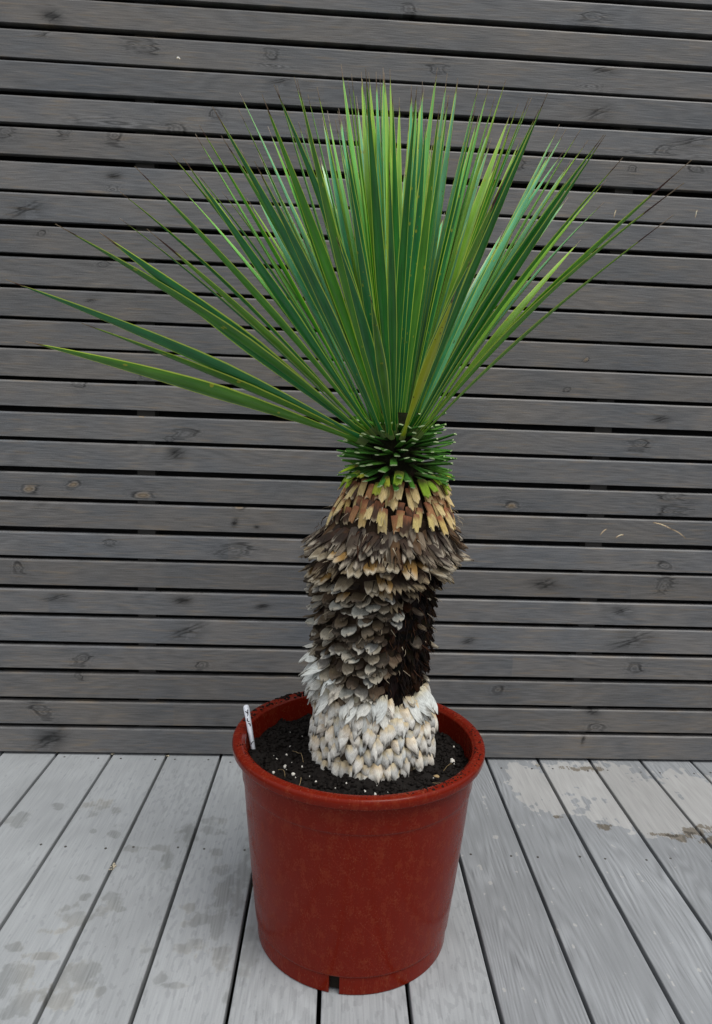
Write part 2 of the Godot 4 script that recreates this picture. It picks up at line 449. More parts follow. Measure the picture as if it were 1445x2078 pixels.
	# knots in the worn boards
	return [tex(w, h, rgb), tex(w, h, hb, Image.FORMAT_L8), tex(w, h, rb, Image.FORMAT_L8)]


func pot_textures() -> Array:
	var w := 1536
	var h := 512
	var smear := noise_bytes(31, 0.03, w, 260, w, h, FastNoiseLite.TYPE_SIMPLEX_SMOOTH, 4)
	var drip := noise_bytes(32, 0.06, w, 70, w, h, FastNoiseLite.TYPE_SIMPLEX_SMOOTH, 3)
	var speck := noise_bytes(33, 0.2, w, h / 2, w, h, FastNoiseLite.TYPE_SIMPLEX_SMOOTH, 2)
	var grit := noise_bytes(34, 0.35, w, h, 0, 0, FastNoiseLite.TYPE_SIMPLEX_SMOOTH, 2)
	var rgb := PackedByteArray()
	rgb.resize(w * h * 3)
	var rb := PackedByteArray()
	rb.resize(w * h)
	for i in w * h:
		var a := smear[i] / 255.0
		var d := drip[i] / 255.0
		var s := speck[i] / 255.0
		var g := grit[i] / 255.0
		var film := clampf((a - 0.52) * 2.2 + (d - 0.5) * 0.5 + (s - 0.5) * 1.6, 0.0, 1.0) * 0.6      # dried smears of pale silt
		film = maxf(film, clampf((s - 0.63) * 5.0, 0.0, 0.75) * clampf(a * 2.0 - 0.5, 0.0, 1.0))
		film *= 0.6 + 0.8 * g
		var k := 1.0 + 0.12 * (d - 0.5) + 0.3 * (g - 0.5)
		var c := Vector3(0.145, 0.0095, 0.0032) * k
		c = c.lerp(Vector3(0.19, 0.029, 0.0095), film)
		if g > 0.8 and s > 0.6:
			c = Vector3(0.26, 0.11, 0.07)
		rgb[i * 3] = srgb(c.x)
		rgb[i * 3 + 1] = srgb(c.y)
		rgb[i * 3 + 2] = srgb(c.z)
		rb[i] = clampi(int((0.22 + 0.4 * film + 0.12 * (d - 0.5)) * 255.0), 0, 255)
	# scratches
	var im := Image.create_from_data(w, h, false, Image.FORMAT_RGB8, rgb)
	rng.seed = 31
	for k in 46:
		var x := rng.randf_range(0.05, 0.45) * w
		var y := rng.randf_range(0.1, 0.95) * h
		var dx := rng.randf_range(0.1, 0.8)
		var ln := rng.randi_range(12, 70)
		for t in ln:
			var px := int(x + dx * t)
			var py := int(y + t)
			if px >= 0 and px < w and py >= 0 and py < h and rng.randf() < 0.8:
				im.set_pixel(px, py, im.get_pixel(px, py).lerp(Color(0.72, 0.42, 0.36), 0.3))
	return [ImageTexture.create_from_image(im), tex(w, h, rb, Image.FORMAT_L8)]


func leaf_texture(sd: int, yellow: float, spots: int, dead_from: float, outer: Vector3, inner: Vector3) -> ImageTexture:
	# u 0..0.5 the inner face, 0.5..1 the outer face, each from margin to margin; v from base to tip
	var w := 96
	var h := 1024
	var r := RandomNumberGenerator.new()
	r.seed = sd
	var vein := noise_bytes(sd, 0.35, w, 16, w, h, FastNoiseLite.TYPE_SIMPLEX_SMOOTH, 2)
	var cloud := noise_bytes(sd + 1, 0.05, w / 2, 120, w, h, FastNoiseLite.TYPE_SIMPLEX_SMOOTH, 3)
	var rgb := PackedByteArray()
	rgb.resize(w * h * 3)
	var marks := []
	for k in spots:
		marks.append([r.randf_range(0.0, 1.0), r.randf_range(0.25, 0.92), r.randf_range(0.04, 0.12), r.randf_range(0.002, 0.007), r.randf() < 0.3])
	var dead := r.randf_range(0.950, 0.975)
	var brown := r.randf_range(0.010, 0.026)
	if dead_from > 0.0:                                   # a long brown dead tip
		dead = dead_from
		brown = 0.06
	for y in h:
		var v := float(y) / h
		for x in w:
			var i := y * w + x
			var side := 0 if x < w / 2 else 1
			var q := float(x % (w / 2)) / (w / 2 - 1.0)             # across one face
			var edge: float = minf(q, 1.0 - q)
			var c: Vector3 = inner if side == 0 else outer
			var ve := vein[i] / 255.0 - 0.5
			var cl := cloud[i] / 255.0 - 0.5
			c *= 1.0 + 0.5 * ve + 0.5 * cl
			c = c.lerp(Vector3(0.42, 0.5, 0.03) if yellow > 1.0 else Vector3(0.26, 0.38, 0.03), clampf(yellow + cl * 0.7 * yellow, 0.0, 1.0))
			for m in marks:
				var qx: float = q if side == 0 else 1.0 - q
				var dx := (qx - float(m[0])) / float(m[2])
				var dy := (v - float(m[1])) / float(m[3])
				var d := dx * dx + dy * dy + cl * 1.5
				if d < 1.0:
					c = Vector3(0.05, 0.018, 0.008) if m[4] and d < 0.6 else c.lerp(Vector3(0.36, 0.36, 0.03), 0.8)
			var mw := 0.085 + 0.12 * smoothstep(0.75, 1.0, v)
			if edge < mw:
				c = c.lerp(Vector3(0.58, 0.72, 0.10), clampf((mw - edge) / mw * 2.4, 0.0, 0.95))
			var dv := v - dead + cl * 0.05
			if dv > -0.012:
				c = c.lerp(Vector3(0.3, 0.28, 0.06), clampf((dv + 0.012) / 0.01, 0.0, 1.0))
			if dv > 0.0:
				c = Vector3(0.07, 0.022, 0.012) if dv < brown else Vector3(0.27, 0.2, 0.13)
			if v < 0.035:
				c = c.lerp(Vector3(0.25, 0.3, 0.12), 0.7)
			rgb[i * 3] = srgb(c.x)
			rgb[i * 3 + 1] = srgb(c.y)
			rgb[i * 3 + 2] = srgb(c.z)
	return tex(w, h, rgb)


# ---------------------------------------------------------------- plant pieces
# base b, direction, length, half width axis, face normal (inner side, towards the stem axis)
func leaf_mesh(b: Vector3, dir: Vector3, L: float, across: Vector3, w: float, arch: float, curl: float) -> ArrayMesh:
	var rows := [0.0, 0.03, 0.08, 0.15, 0.23, 0.32, 0.41, 0.5, 0.58, 0.66, 0.73, 0.8, 0.86, 0.91, 0.95, 0.98, 1.0]
	var cols := [-1.0, -0.55, 0.0, 0.55, 1.0]
	var pts := []
	var up := across.cross(dir).normalized()
	if up.y < 0.0:
		up = -up
	var ax := dir.cross(up).normalized()               # so that ax, dir, up keep one handedness
	for t in rows:
		var wid: float = w * lerpf(0.30, 1.0, smoothstep(0.0, 0.58, t))
		if t < 0.08:
			wid = w * lerpf(0.72, 0.34, t / 0.08)
		if t > 0.5:
			wid *= maxf(1.0 - pow((t - 0.5) / 0.5, 1.35), 0.035)
		var p: Vector3 = b + dir * (L * t) + up * (arch * 4.0 * t * (1.0 - t) * L) + ax * (curl * t * t * L)
		var tw: float = curl * 4.0 * t
		var a2 := (ax * cos(tw) + up * sin(tw)).normalized()
		var u2 := (up * cos(tw) - ax * sin(tw)).normalized()
		var ring := []
		for face in 2:
			for c in cols:
				var cc: float = c if face == 0 else -c
				var cup: float = wid * (0.34 * absf(cc) * (0.5 + 0.5 * absf(cc)) - 0.14)
				var th: float = 0.0016 * (1.0 - 0.8 * cc * cc) * (1.0 - 0.7 * t)
				var pos: Vector3 = p + a2 * (cc * wid) + u2 * (cup + (th if face == 0 else -th))
				ring.append([pos, Vector2((0.0 if face == 0 else 0.5) + 0.5 * (0.01 + 0.98 * (cc * 0.5 + 0.5) if face == 0 else 0.01 + 0.98 * (0.5 - cc * 0.5)), t)])
		pts.append(ring)
	var st := SurfaceTool.new()
	st.begin(Mesh.PRIMITIVE_TRIANGLES)
	var n := cols.size() * 2
	for face in 2:
		st.set_smooth_group(face + 1)
		for i in rows.size() - 1:
			for k in cols.size() - 1:
				var o := face * cols.size() + k
				var quad := [pts[i][o], pts[i + 1][o], pts[i][o + 1], pts[i][o + 1], pts[i + 1][o], pts[i + 1][o + 1]]
				for q in quad:
					st.set_uv(q[1])
					st.add_vertex(q[0])
	st.generate_normals()
	return st.commit()

# a dead leaf base: x across, y along from its root to its tip, z outwards. square: 0 pointed .. 1 cut square
func scale_mesh(sd: int, w: float, l: float, th: float, square: float, bulge: float, curl: float, ragged: float, col: Vector3, tip: Vector3, root: Vector3, tip_from: float) -> ArrayMesh:
	var r := RandomNumberGenerator.new()
	r.seed = sd
	var nr := 7
	var nc := 5
	var st := SurfaceTool.new()
	st.begin(Mesh.PRIMITIVE_TRIANGLES)
	var tint := r.randf_range(0.8, 1.08)
	var skew := r.randf_range(-0.18, 0.18)
	var warm := r.randf_range(-0.06, 0.08)
	var bite := []
	for k in nc:
		bite.append(r.randf_range(-ragged, ragged * 0.4))
	var grid := []
	for face in 2:
		var g := []
		for i in nr:
			var t := float(i) / (nr - 1)
			var row := []
			for k in nc:
				var s := (float(k) / (nc - 1)) * 2.0 - 1.0
				var pointed := 1.0 - pow(t, 2.4) * (1.0 - square)
				if square < 0.05:
					pointed = 0.8 + 0.2 * t / 0.35 if t < 0.35 else 1.0 - 0.72 * pow((t - 0.35) / 0.65, 1.7)
				elif square < 0.5:
					pointed = maxf(0.1, sqrt(maxf(0.0, 1.0 - pow(maxf(t - 0.45, 0.0) / 0.57, 2.0)))) if t > 0.45 else 0.78 + 0.22 * t / 0.45
				var x := s * w * 0.5 * pointed + skew * t * w
				var along: float = t + bite[k] * t * t
				var z := bulge * w * (1.0 - s * s) * sin(PI * minf(t * 0.8 + 0.15, 1.0)) + curl * l * t * t
				var thick := th * (1.0 - 0.55 * s * s) * (1.0 - 0.4 * t)
				var c := root.lerp(col * tint, smoothstep(0.1, 0.42, t + r.randf_range(-0.1, 0.1)))  # root tone: brown stain, with shade between the scales painted in
				c = c * Vector3(1.0 + warm, 1.0, 1.0 - warm)
				var tt := smoothstep(tip_from - 0.12, tip_from + 0.12, t + r.randf_range(-0.16, 0.16))
				c = c.lerp(tip, tt * r.randf_range(0.45, 1.0))
				c *= r.randf_range(0.88, 1.1)
				row.append([Vector3(x, along * l, z + (thick if face == 0 else -thick)), c, Vector2(s * 0.5 + 0.5, t)])
			g.append(row)
		grid.append(g)
	var put := func(v, face):
		st.set_smooth_group(face)
		st.set_color(Color(v[1].x, v[1].y, v[1].z))
		st.set_uv(v[2])
		st.add_vertex(v[0])
	for i in nr - 1:
		for k in nc - 1:
			var a = grid[0]
			for v in [a[i][k], a[i + 1][k], a[i][k + 1], a[i][k + 1], a[i + 1][k], a[i + 1][k + 1]]:
				put.call(v, 1)
			a = grid[1]
			for v in [a[i][k], a[i][k + 1], a[i + 1][k], a[i][k + 1], a[i + 1][k + 1], a[i + 1][k]]:
				put.call(v, 2)
	for i in nr - 1:                                    # the two sides
		for e in [0, nc - 1]:
			var f = grid[0]
			var g2 = grid[1]
			var quad = [f[i][e], g2[i][e], f[i + 1][e], f[i + 1][e], g2[i][e], g2[i + 1][e]]
			if e == 0:
				quad = [f[i][e], f[i + 1][e], g2[i][e], f[i + 1][e], g2[i + 1][e], g2[i][e]]
			for v in quad:
				put.call(v, 3)
	for k in nc - 1:                                     # the end
		var f = grid[0][nr - 1]
		var g2 = grid[1][nr - 1]
		for v in [f[k], g2[k], f[k + 1], f[k + 1], g2[k], g2[k + 1]]:
			put.call([v[0], tip if tip_from > 2.0 else v[1], v[2]], 4)     # a clean cut shows the pale inside
	st.generate_normals()
	return st.commit()

# outline of the stem: [y, x of its axis, radius to the tips of the scales]
const STEM := [[0.300, 0.1100, 0.112], [0.343, 0.1095, 0.1135], [0.380, 0.1115, 0.113], [0.418, 0.112, 0.113], [0.454, 0.106, 0.103], [0.482, 0.1015, 0.103], [0.527, 0.1025, 0.107], [0.59, 0.107, 0.108], [0.643, 0.106, 0.109],
	[0.669, 0.103, 0.118], [0.687, 0.109, 0.133], [0.713, 0.1165, 0.142], [0.735, 0.121, 0.141], [0.765, 0.127, 0.123], [0.808, 0.1315, 0.097], [0.842, 0.1322, 0.092], [0.892, 0.1296, 0.082], [0.93, 0.128, 0.06]]

func stem(y: float) -> Vector2:                      # (axis x, radius)
	for i in STEM.size() - 1:
		if y <= STEM[i + 1][0]:
			var f := clampf((y - STEM[i][0]) / (STEM[i + 1][0] - STEM[i][0]), 0.0, 1.0)
			return Vector2(lerpf(STEM[i][1], STEM[i + 1][1], f), lerpf(STEM[i][2], STEM[i + 1][2], f))
	return Vector2(STEM[-1][1], STEM[-1][2])

# rows of scales round the stem. fall: angle of the growth direction from the outward horizontal (down is -90)
func scales(parent: Node3D, called: String, meshes: Array, mat: Material, y0: float, y1: float, rows: int, per: int, inset: float, fall0: float, fall1: float, jitter: float, lift: float, skip: Callable) -> void:
	var rest := SurfaceTool.new()
	rest.begin(Mesh.PRIMITIVE_TRIANGLES)
	for i in rows:
		var f := float(i) / maxf(rows - 1, 1)
		for k in per:
			var y := lerpf(y0, y1, f) + rng.randf_range(-1, 1) * jitter * absf(y1 - y0) / rows
			var a := TAU * (k + 0.5 * (i % 2) + i * 0.07 + rng.randf_range(-0.35, 0.35) * jitter) / per
			var s := stem(y)
			var out := Vector3(cos(a), 0, sin(a))
			var fall := deg_to_rad(lerpf(fall0, fall1, f) + rng.randf_range(-14, 14) * jitter)
			var side := out.cross(Vector3.UP)
			var yaw := rng.randf_range(-0.3, 0.3) * jitter
			var along := (out * cos(fall) + Vector3.UP * sin(fall) + side * yaw).normalized()
			var face := (out * -sin(fall) + Vector3.UP * cos(fall)).normalized()
			var x := along.cross(face).normalized()
			face = x.cross(along).normalized()
			x = x.rotated(along, rng.randf_range(-0.35, 0.35) * jitter)
			face = x.cross(along).normalized()
			var sc := rng.randf_range(0.86, 1.14)
			var at := Transform3D(Basis(x * sc, along * sc, face * sc), Vector3(s.x, y, POT.z) + out * (s.y - inset) + Vector3.UP * lift)
			var pick := rng.randi() % meshes.size()
			if skip.call(a, y):
				continue
			var seen := Vector2(cos(a), sin(a)).dot(Vector2(0.0, 1.0))
			if seen > -0.25:
				obj(called, meshes[pick], mat, parent, at)
			else:
				rest.append_from(meshes[pick], 0, at)
	var o := obj(called + "_mass", rest.commit(), mat, parent)
	o.set_meta("kind", "stuff")


# ----------------------------------------------------------------
func _ready() -> void:
	# ---- camera, sky, light, exposure
	var cam := Camera3D.new()
	add_child(cam)
	cam.transform = Transform3D(Basis(Vector3(0.99818874, 0.03722124, 0.04726331), Vector3(-0.02979148, 0.98836182, -0.14917568), Vector3(-0.05226575, 0.14749744, 0.98768051)), Vector3(0, 0.95958, 1.88693))
	cam.fov = 69.42
	cam.near = 0.05
	cam.far = 200.0
	cam.current = true
	# an overcast sky: three times as bright overhead as at the horizon, the same all round
	var dome := Image.create_empty(64, 64, false, Image.FORMAT_RGBF)
	for y in 64:
		var up := cos(PI * (y + 0.5) / 64.0)
		var l := SKY_ZENITH * (1.0 + 2.0 * up) / 3.0 if up > 0.0 else SKY_ZENITH * 0.14
		for x in 64:
			dome.set_pixel(x, y, Color(l * 0.985, l, l * 1.03))
	var sky_mat := PanoramaSkyMaterial.new()
	sky_mat.panorama = ImageTexture.create_from_image(dome)
	var sky := Sky.new()
	sky.sky_material = sky_mat
	var env := Environment.new()
	env.background_mode = Environment.BG_SKY
	env.sky = sky
	env.tonemap_mode = Environment.TONE_MAPPER_LINEAR
	env.tonemap_exposure = 1.34
	env.sdfgi_enabled = true
	env.ssao_enabled = true
	env.ssil_enabled = true
	var we := WorldEnvironment.new()
	we.environment = env
	add_child(we)
	var sun := DirectionalLight3D.new()
	sun.light_energy = 0.5
	sun.light_angular_distance = 30.0
	sun.light_color = Color(1.0, 0.98, 0.95)
	sun.shadow_enabled = true
	sun.look_at_from_position(Vector3(0.8, 2.4, 0.85), Vector3.ZERO, Vector3.UP)
	add_child(sun)

	lut.resize(4096)
	for i in 4096:
		lut[i] = int(round(Color(i / 4095.0, 0, 0).linear_to_srgb().r * 255.0))
	rng.seed = 1

	build_wall()
	build_deck()
	build_pot()
	build_soil()
	build_plant()
	build_tag()


func build_wall() -> void:
	var tx := wall_textures()
	var m := StandardMaterial3D.new()
	m.albedo_texture = tx[0]
	m.roughness = 0.42
	m.metallic_specular = 0.45
	m.heightmap_enabled = true
	m.heightmap_texture = tx[1]
	m.heightmap_scale = 0.06
	var wall := thing("wall", "dark grey stained timber wall of horizontal slats behind the potted yucca", "wall")
	wall.set_meta("kind", "structure")
	var rows := BOARDS.size()
	for b in rows:
		var lo: float = BOARDS[b][0]
		var hi: float = BOARDS[b][1]
		var bar := rounded_bar(-0.021, 0.0, lo, hi, -2.0, 2.2, 0.0055, 5, 0.0012)       # x is the depth here, z the length
		var st := SurfaceTool.new()
		st.begin(Mesh.PRIMITIVE_TRIANGLES)
		var arr := bar.surface_get_arrays(0)
		var vs: PackedVector3Array = arr[Mesh.ARRAY_VERTEX]
		var ns: PackedVector3Array = arr[Mesh.ARRAY_NORMAL]
		var warp := rng.randf_range(-0.0015, 0.0015)
		for i in vs.size():
			var v := vs[i]
			var n := ns[i]
			st.set_normal(Vector3(-n.z, n.y, n.x))
			st.set_uv(Vector2((-v.z + 1.2) / 2.7, (b + clampf((hi - v.y) / (hi - lo), 0.03, 0.97)) / rows))
			st.add_vertex(Vector3(-v.z, v.y, v.x + warp))
		obj("wall_board", st.commit(), m, wall)
	var black := plain(Color(0.03, 0.03, 0.031), 0.9)
	var back := BoxMesh.new()
	back.size = Vector3(4.2, 2.3, 0.02)
	obj("backing_membrane", back, black, wall, Transform3D(Basis(), Vector3(-0.1, 1.1, -0.078)))
	var batten := BoxMesh.new()
	batten.size = Vector3(0.045, 2.2, 0.0445)
	var dark := plain(Color(0.10, 0.095, 0.09), 0.8)
	for x in [-1.6, -1.02, -0.44, 0.16, 0.74, 1.32, 1.85]:
		obj("batten", batten, dark, wall, Transform3D(Basis(), Vector3(x, 1.1, -0.0452)))


func build_deck() -> void:
	var tx := deck_textures()
	var m := StandardMaterial3D.new()
	m.albedo_texture = tx[0]
	m.roughness_texture = tx[2]
	m.roughness = 1.0
	m.metallic_specular = 0.35
	m.heightmap_enabled = true
	m.heightmap_texture = tx[1]
	m.heightmap_scale = 0.07
	var deck := thing("deck", "weathered deck of pale grey painted boards with worn patches", "deck")
	deck.set_meta("kind", "structure")
	deck.rotation.y = -0.0272
	for k in range(-8, 10):
		var x0 := 0.145 * (k + 0.34)
		var gap := 0.0036 + rng.randf_range(-0.0007, 0.0007)
		var bar := rounded_bar(x0 + gap, x0 + 0.145 - gap, -0.028, rng.randf_range(-0.0012, 0.0), -0.12, 2.7, 0.0028, 3)
		var arr := bar.surface_get_arrays(0)
		var uv: PackedVector2Array = arr[Mesh.ARRAY_TEX_UV]
		for i in uv.size():
			uv[i] = Vector2((uv[i].x + 1.1) / 2.6, (uv[i].y + 0.1) / 1.5)
		arr[Mesh.ARRAY_TEX_UV] = uv
		# cut into lengths so that the uv range stays fine; one mesh all the same
		var am := ArrayMesh.new()
		am.add_surface_from_arrays(Mesh.PRIMITIVE_TRIANGLES, arr)
		obj("deck_board", am, m, deck)
	var head := CylinderMesh.new()
	head.top_radius = 0.0026
	head.bottom_radius = 0.0026
	head.height = 0.002
	head.radial_segments = 10
	head.rings = 0
	var steel := plain(Color(0.06, 0.055, 0.05), 0.6)
	for k in range(-5, 8):
		for z in [0.03, 0.42]:
			for q in [0.028, 0.117]:
				obj("screw", head, steel, deck, Transform3D(Basis(), Vector3(0.145 * (k + 0.34) + q + rng.randf_range(-0.004, 0.004), -0.0008, z + rng.randf_range(-0.006, 0.006))))
	var joist := BoxMesh.new()
	joist.size = Vector3(2.8, 0.1, 0.045)
	var dark := plain(Color(0.12, 0.10, 0.08), 0.9)
	for z in [0.0, 0.5, 1.0, 1.5, 2.0, 2.5]:
		obj("joist", joist, dark, deck, Transform3D(Basis(), Vector3(0.1, -0.0785, z)))
	var g := PlaneMesh.new()
	g.size = Vector2(60, 60)
	var gm := plain(Color(0.03, 0.028, 0.026), 1.0)
	var gr := obj("ground", g, gm, self, Transform3D(Basis(), Vector3(0, -0.2, 0)))
	gr.set_meta("kind", "structure")
	gr.set_meta("label", "dark earth below the gaps of the deck")
	gr.set_meta("category", "ground")
	# scraps of fluff caught in the gaps
	var st := SurfaceTool.new()
	st.begin(Mesh.PRIMITIVE_TRIANGLES)
	for p in [[-0.6775, 0.004], [-0.530, 0.006], [-0.3816, 0.009], [-0.3823, 0.4837], [-0.3836, 0.494], [0.62, 0.012]]:
		for q in 5:
			var c := lump(rng.randi() % 999, rng.randf_range(0.0012, 0.003), 0.7)
			st.append_from(c, 0, Transform3D(Basis().rotated(Vector3.UP, rng.randf() * TAU), Vector3(float(p[0]) + float(p[1]) * 0.0272 * 0 + rng.randf_range(-0.004, 0.004), 0.0012, float(p[1]) + rng.randf_range(-0.005, 0.005))))
	var fl := obj("fluff", st.commit(), plain(Color(0.45, 0.4, 0.3), 0.9), deck)
	fl.set_meta("kind", "stuff")


func build_pot() -> void:
	var tx := pot_textures()
	var m := StandardMaterial3D.new()
	m.albedo_texture = tx[0]
	m.roughness_texture = tx[1]
	m.roughness = 1.0
	m.metallic_specular = 0.2
	m.clearcoat_enabled = true
	m.clearcoat = 0.1
	m.clearcoat_roughness = 0.14
	var pot := thing("plant_pot", "large round terracotta red plastic pot with thick rolled rim and drainage notch", "plant pot", POT)
	# foot ring with its notch (at 102 degrees round from the wall's direction), a dark plug behind it stands in for the shaded hollow
	var na := deg_to_rad(102.0)
	var half := deg_to_rad(2.9)
	var foot := [[0.1690, 0.033], [0.1690, 0.0], [0.1722, 0.0], [0.1733, 0.0012], [0.1748, 0.0325], [0.1742, 0.0335], [0.1690, 0.0335]]
	obj("foot_ring", lathe(foot, 180, na + half, na - half + TAU, 0.0, 0.12), m, pot)
	obj("notch_shade_plug", lathe([[0.0, 0.003], [0.1640, 0.003], [0.1660, 0.005], [0.1666, 0.032]], 120), plain(Color(0.018, 0.015, 0.012), 0.95, 0.2), pot)  # near-black plug, the shade inside the notch put into its colour
	# the two cut faces of the notch
	for s in [-1.0, 1.0]:
		var a: float = na + s * half
		var st := SurfaceTool.new()
		st.begin(Mesh.PRIMITIVE_TRIANGLES)
		var poly := [Vector2(0.169, 0.0), Vector2(0.1722, 0.0), Vector2(0.1733, 0.0012), Vector2(0.1748, 0.0325), Vector2(0.169, 0.033)]
		for i in range(1, poly.size() - 1):
			for p in ([poly[0], poly[i], poly[i + 1]] if s > 0 else [poly[0], poly[i + 1], poly[i]]):
				st.set_uv(Vector2(0.3, 0.1))
				st.add_vertex(Vector3(p.x * cos(a), p.y, p.x * sin(a)))
		st.generate_normals()
		obj("notch_side", st.commit(), m, pot)
	var body := [[0.0, 0.0325], [0.168, 0.0325], [0.1752, 0.0335], [0.1772, 0.0352], [0.1780, 0.038], [0.1845, 0.10], [0.1915, 0.17], [0.1980, 0.24], [0.2020, 0.289], [0.2030, 0.300], [0.2042, 0.3025], [0.2056, 0.304], [0.2064, 0.315], [0.2085, 0.345], [0.2090, 0.3535]]
	obj("body", lathe(body, 160, 0.0, TAU, 0.0, 1.7), m, pot)
	var rim := [[0.2085, 0.3545], [0.2195, 0.3528], [0.2222, 0.3535], [0.2234, 0.3555], [0.2242, 0.3625], [0.2236, 0.3668], [0.2216, 0.3696], [0.2185, 0.3708], [0.2120, 0.3712], [0.2080, 0.3708], [0.2062, 0.3698], [0.2050, 0.3680], [0.2035, 0.3672], [0.2018, 0.3660], [0.2008, 0.3630], [0.1985, 0.33], [0.1945, 0.28], [0.17, 0.06], [0.0, 0.055]]
	obj("rim", lathe(rim, 160, 0.0, TAU, 0.0, 1.3), m, pot)


func build_soil() -> void:
	var soil := thing("potting_soil", "damp black potting soil with white grains filling the red pot", "soil", POT)
	soil.set_meta("kind", "stuff")
	var n := FastNoiseLite.new()
	n.seed = 4
	n.frequency = 22.0
	n.fractal_octaves = 5
	var height := func(x: float, z: float) -> float:
		var d := Vector2(x - 0.024, z).length()
		return 0.3315 + 0.012 * n.get_noise_2d(x, z) + 0.010 * exp(-pow(maxf(d - 0.10, 0.0) / 0.03, 2.0)) - 0.004 * smoothstep(0.16, 0.2, Vector2(x, z).length())
	var st := SurfaceTool.new()
	st.begin(Mesh.PRIMITIVE_TRIANGLES)
	st.set_smooth_group(-1)
	var nr := 46
	var ns := 200
	for i in nr + 1:
		var r := 0.1995 * i / nr
		for k in ns + 1:
			var a := TAU * k / ns
			var x := r * cos(a)
			var z := r * sin(a)
			st.set_uv(Vector2(x, z))
			st.add_vertex(Vector3(x, height.call(x, z), z))
	for i in nr:
		for k in ns:
			var p := i * (ns + 1) + k
			for q in [p, p + ns + 1, p + 1, p + 1, p + ns + 1, p + ns + 2]:
				st.add_index(q)
	st.generate_normals()
	var nt := NoiseTexture2D.new()
	var nn := FastNoiseLite.new()
	nn.frequency = 0.06
	nn.fractal_octaves = 5
	nt.noise = nn
	nt.width = 512
	nt.height = 512
	nt.seamless = true
	var ramp := Gradient.new()
	ramp.set_color(0, Color(0.03, 0.025, 0.022))
	ramp.set_color(1, Color(0.13, 0.105, 0.09))
	nt.color_ramp = ramp
	var sm := StandardMaterial3D.new()
	sm.albedo_texture = nt
	sm.uv1_triplanar = true
	sm.uv1_scale = Vector3(7, 7, 7)
	sm.roughness = 0.75
	sm.metallic_specular = 0.3
	obj("soil_bed", st.commit(), sm, soil).set_meta("kind", "stuff")
	# crumbs and bark bits, one mass
	rng.seed = 77
	var crumbs := SurfaceTool.new()
	crumbs.begin(Mesh.PRIMITIVE_TRIANGLES)
	var kinds := []
	for k in 6:
		kinds.append(lump(k + 50, 0.0026))
	for k in 2200:
		var r := 0.196 * sqrt(rng.randf())
		var a := rng.randf() * TAU
		var x := r * cos(a)
		var z := r * sin(a)
		var s := rng.randf_range(0.4, 1.5)
		var bs := Basis(Vector3(rng.randf_range(-1, 1), rng.randf_range(-1, 1), 0.3).normalized(), rng.randf() * TAU).scaled(Vector3(s * rng.randf_range(0.7, 2.0), s, s))
		crumbs.append_from(kinds[k % 6], 0, Transform3D(bs, Vector3(x, float(height.call(x, z)) + 0.0008, z)))
	obj("soil_crumbs", crumbs.commit(), sm, soil).set_meta("kind", "stuff")
	# dirt splashed on the rim, back left and right
	var dm := SurfaceTool.new()
	dm.begin(Mesh.PRIMITIVE_TRIANGLES)
	for c in [[238.0, 9.0, 60, 1.0], [214.0, 10.0, 26, 0.8], [200.0, 6.0, 14, 0.9], [246.0, 14.0, 30, 0.7], [20.0, 30.0, 60, 0.45], [55.0, 16.0, 60, 0.5], [80.0, 20.0, 26, 0.35], [180.0, 25.0, 20, 0.4], [120.0, 40.0, 26, 0.3]]:
		for k in int(c[2]):
			var a := deg_to_rad(float(c[0]) + rng.randfn() * float(c[1]))
			var r := rng.randf_range(0.2045, 0.2185)
			var s: float = c[3] * rng.randf_range(0.4, 1.1)
			var y := 0.3712 if r > 0.2065 else 0.3685
			dm.append_from(kinds[k % 6], 0, Transform3D(Basis(Vector3.UP, rng.randf() * TAU).scaled(Vector3(s * 1.4, s * 0.8, s)), Vector3(r * cos(a), y, r * sin(a))))
	obj("rim_dirt", dm.commit(), sm, soil).set_meta("kind", "stuff")
	# white perlite grains
	var white := plain(Color(0.62, 0.6, 0.55), 0.85)
	var grain := []
	for k in 5:
		grain.append(lump(k + 90, 0.0023))
	for k in 44:
		var r := 0.115 + 0.078 * rng.randf()
		var a := rng.randf_range(-0.6, PI + 0.7)
		var x := r * cos(a)
		var z := r * sin(a)
		var s := rng.randf_range(0.3, 1.0)
		if rng.randf() < 0.12:
			s *= 1.7
		obj("perlite_grain", grain[k % 5], white, soil, Transform3D(Basis(Vector3.UP, rng.randf() * TAU).scaled(Vector3(s, s, s * rng.randf_range(0.8, 1.4))), Vector3(x, float(height.call(x, z)) + 0.0012, z)))
	for p in [[0.0165, 0.172, 2.6], [0.027, 0.158, 2.2], [0.022, 0.165, 1.6], [-0.028, 0.180, 1.7], [-0.006, 0.186, 1.3], [0.165, 0.03, 2.2]]:
		obj("perlite_grain", grain[1], white, soil, Transform3D(Basis(Vector3.UP, 0.9).scaled(Vector3(p[2], p[2] * 0.8, p[2] * 1.5)), Vector3(p[0], float(height.call(p[0], p[1])) + 0.003, p[1])))
	var tan := plain(Color(0.36, 0.26, 0.13), 0.8)
	for p in [[-0.105, 0.118, 2.6], [-0.09, 0.15, 2.0], [0.13, 0.08, 1.8], [-0.082, 0.156, 1.6]]:
		obj("bark_chip", lump(7, 0.0026, 0.6), tan, soil, Transform3D(Basis(Vector3.UP, 0.5).scaled(Vector3(p[2] * 1.4, p[2], p[2])), Vector3(p[0], float(height.call(p[0], p[1])) + 0.002, p[1])))
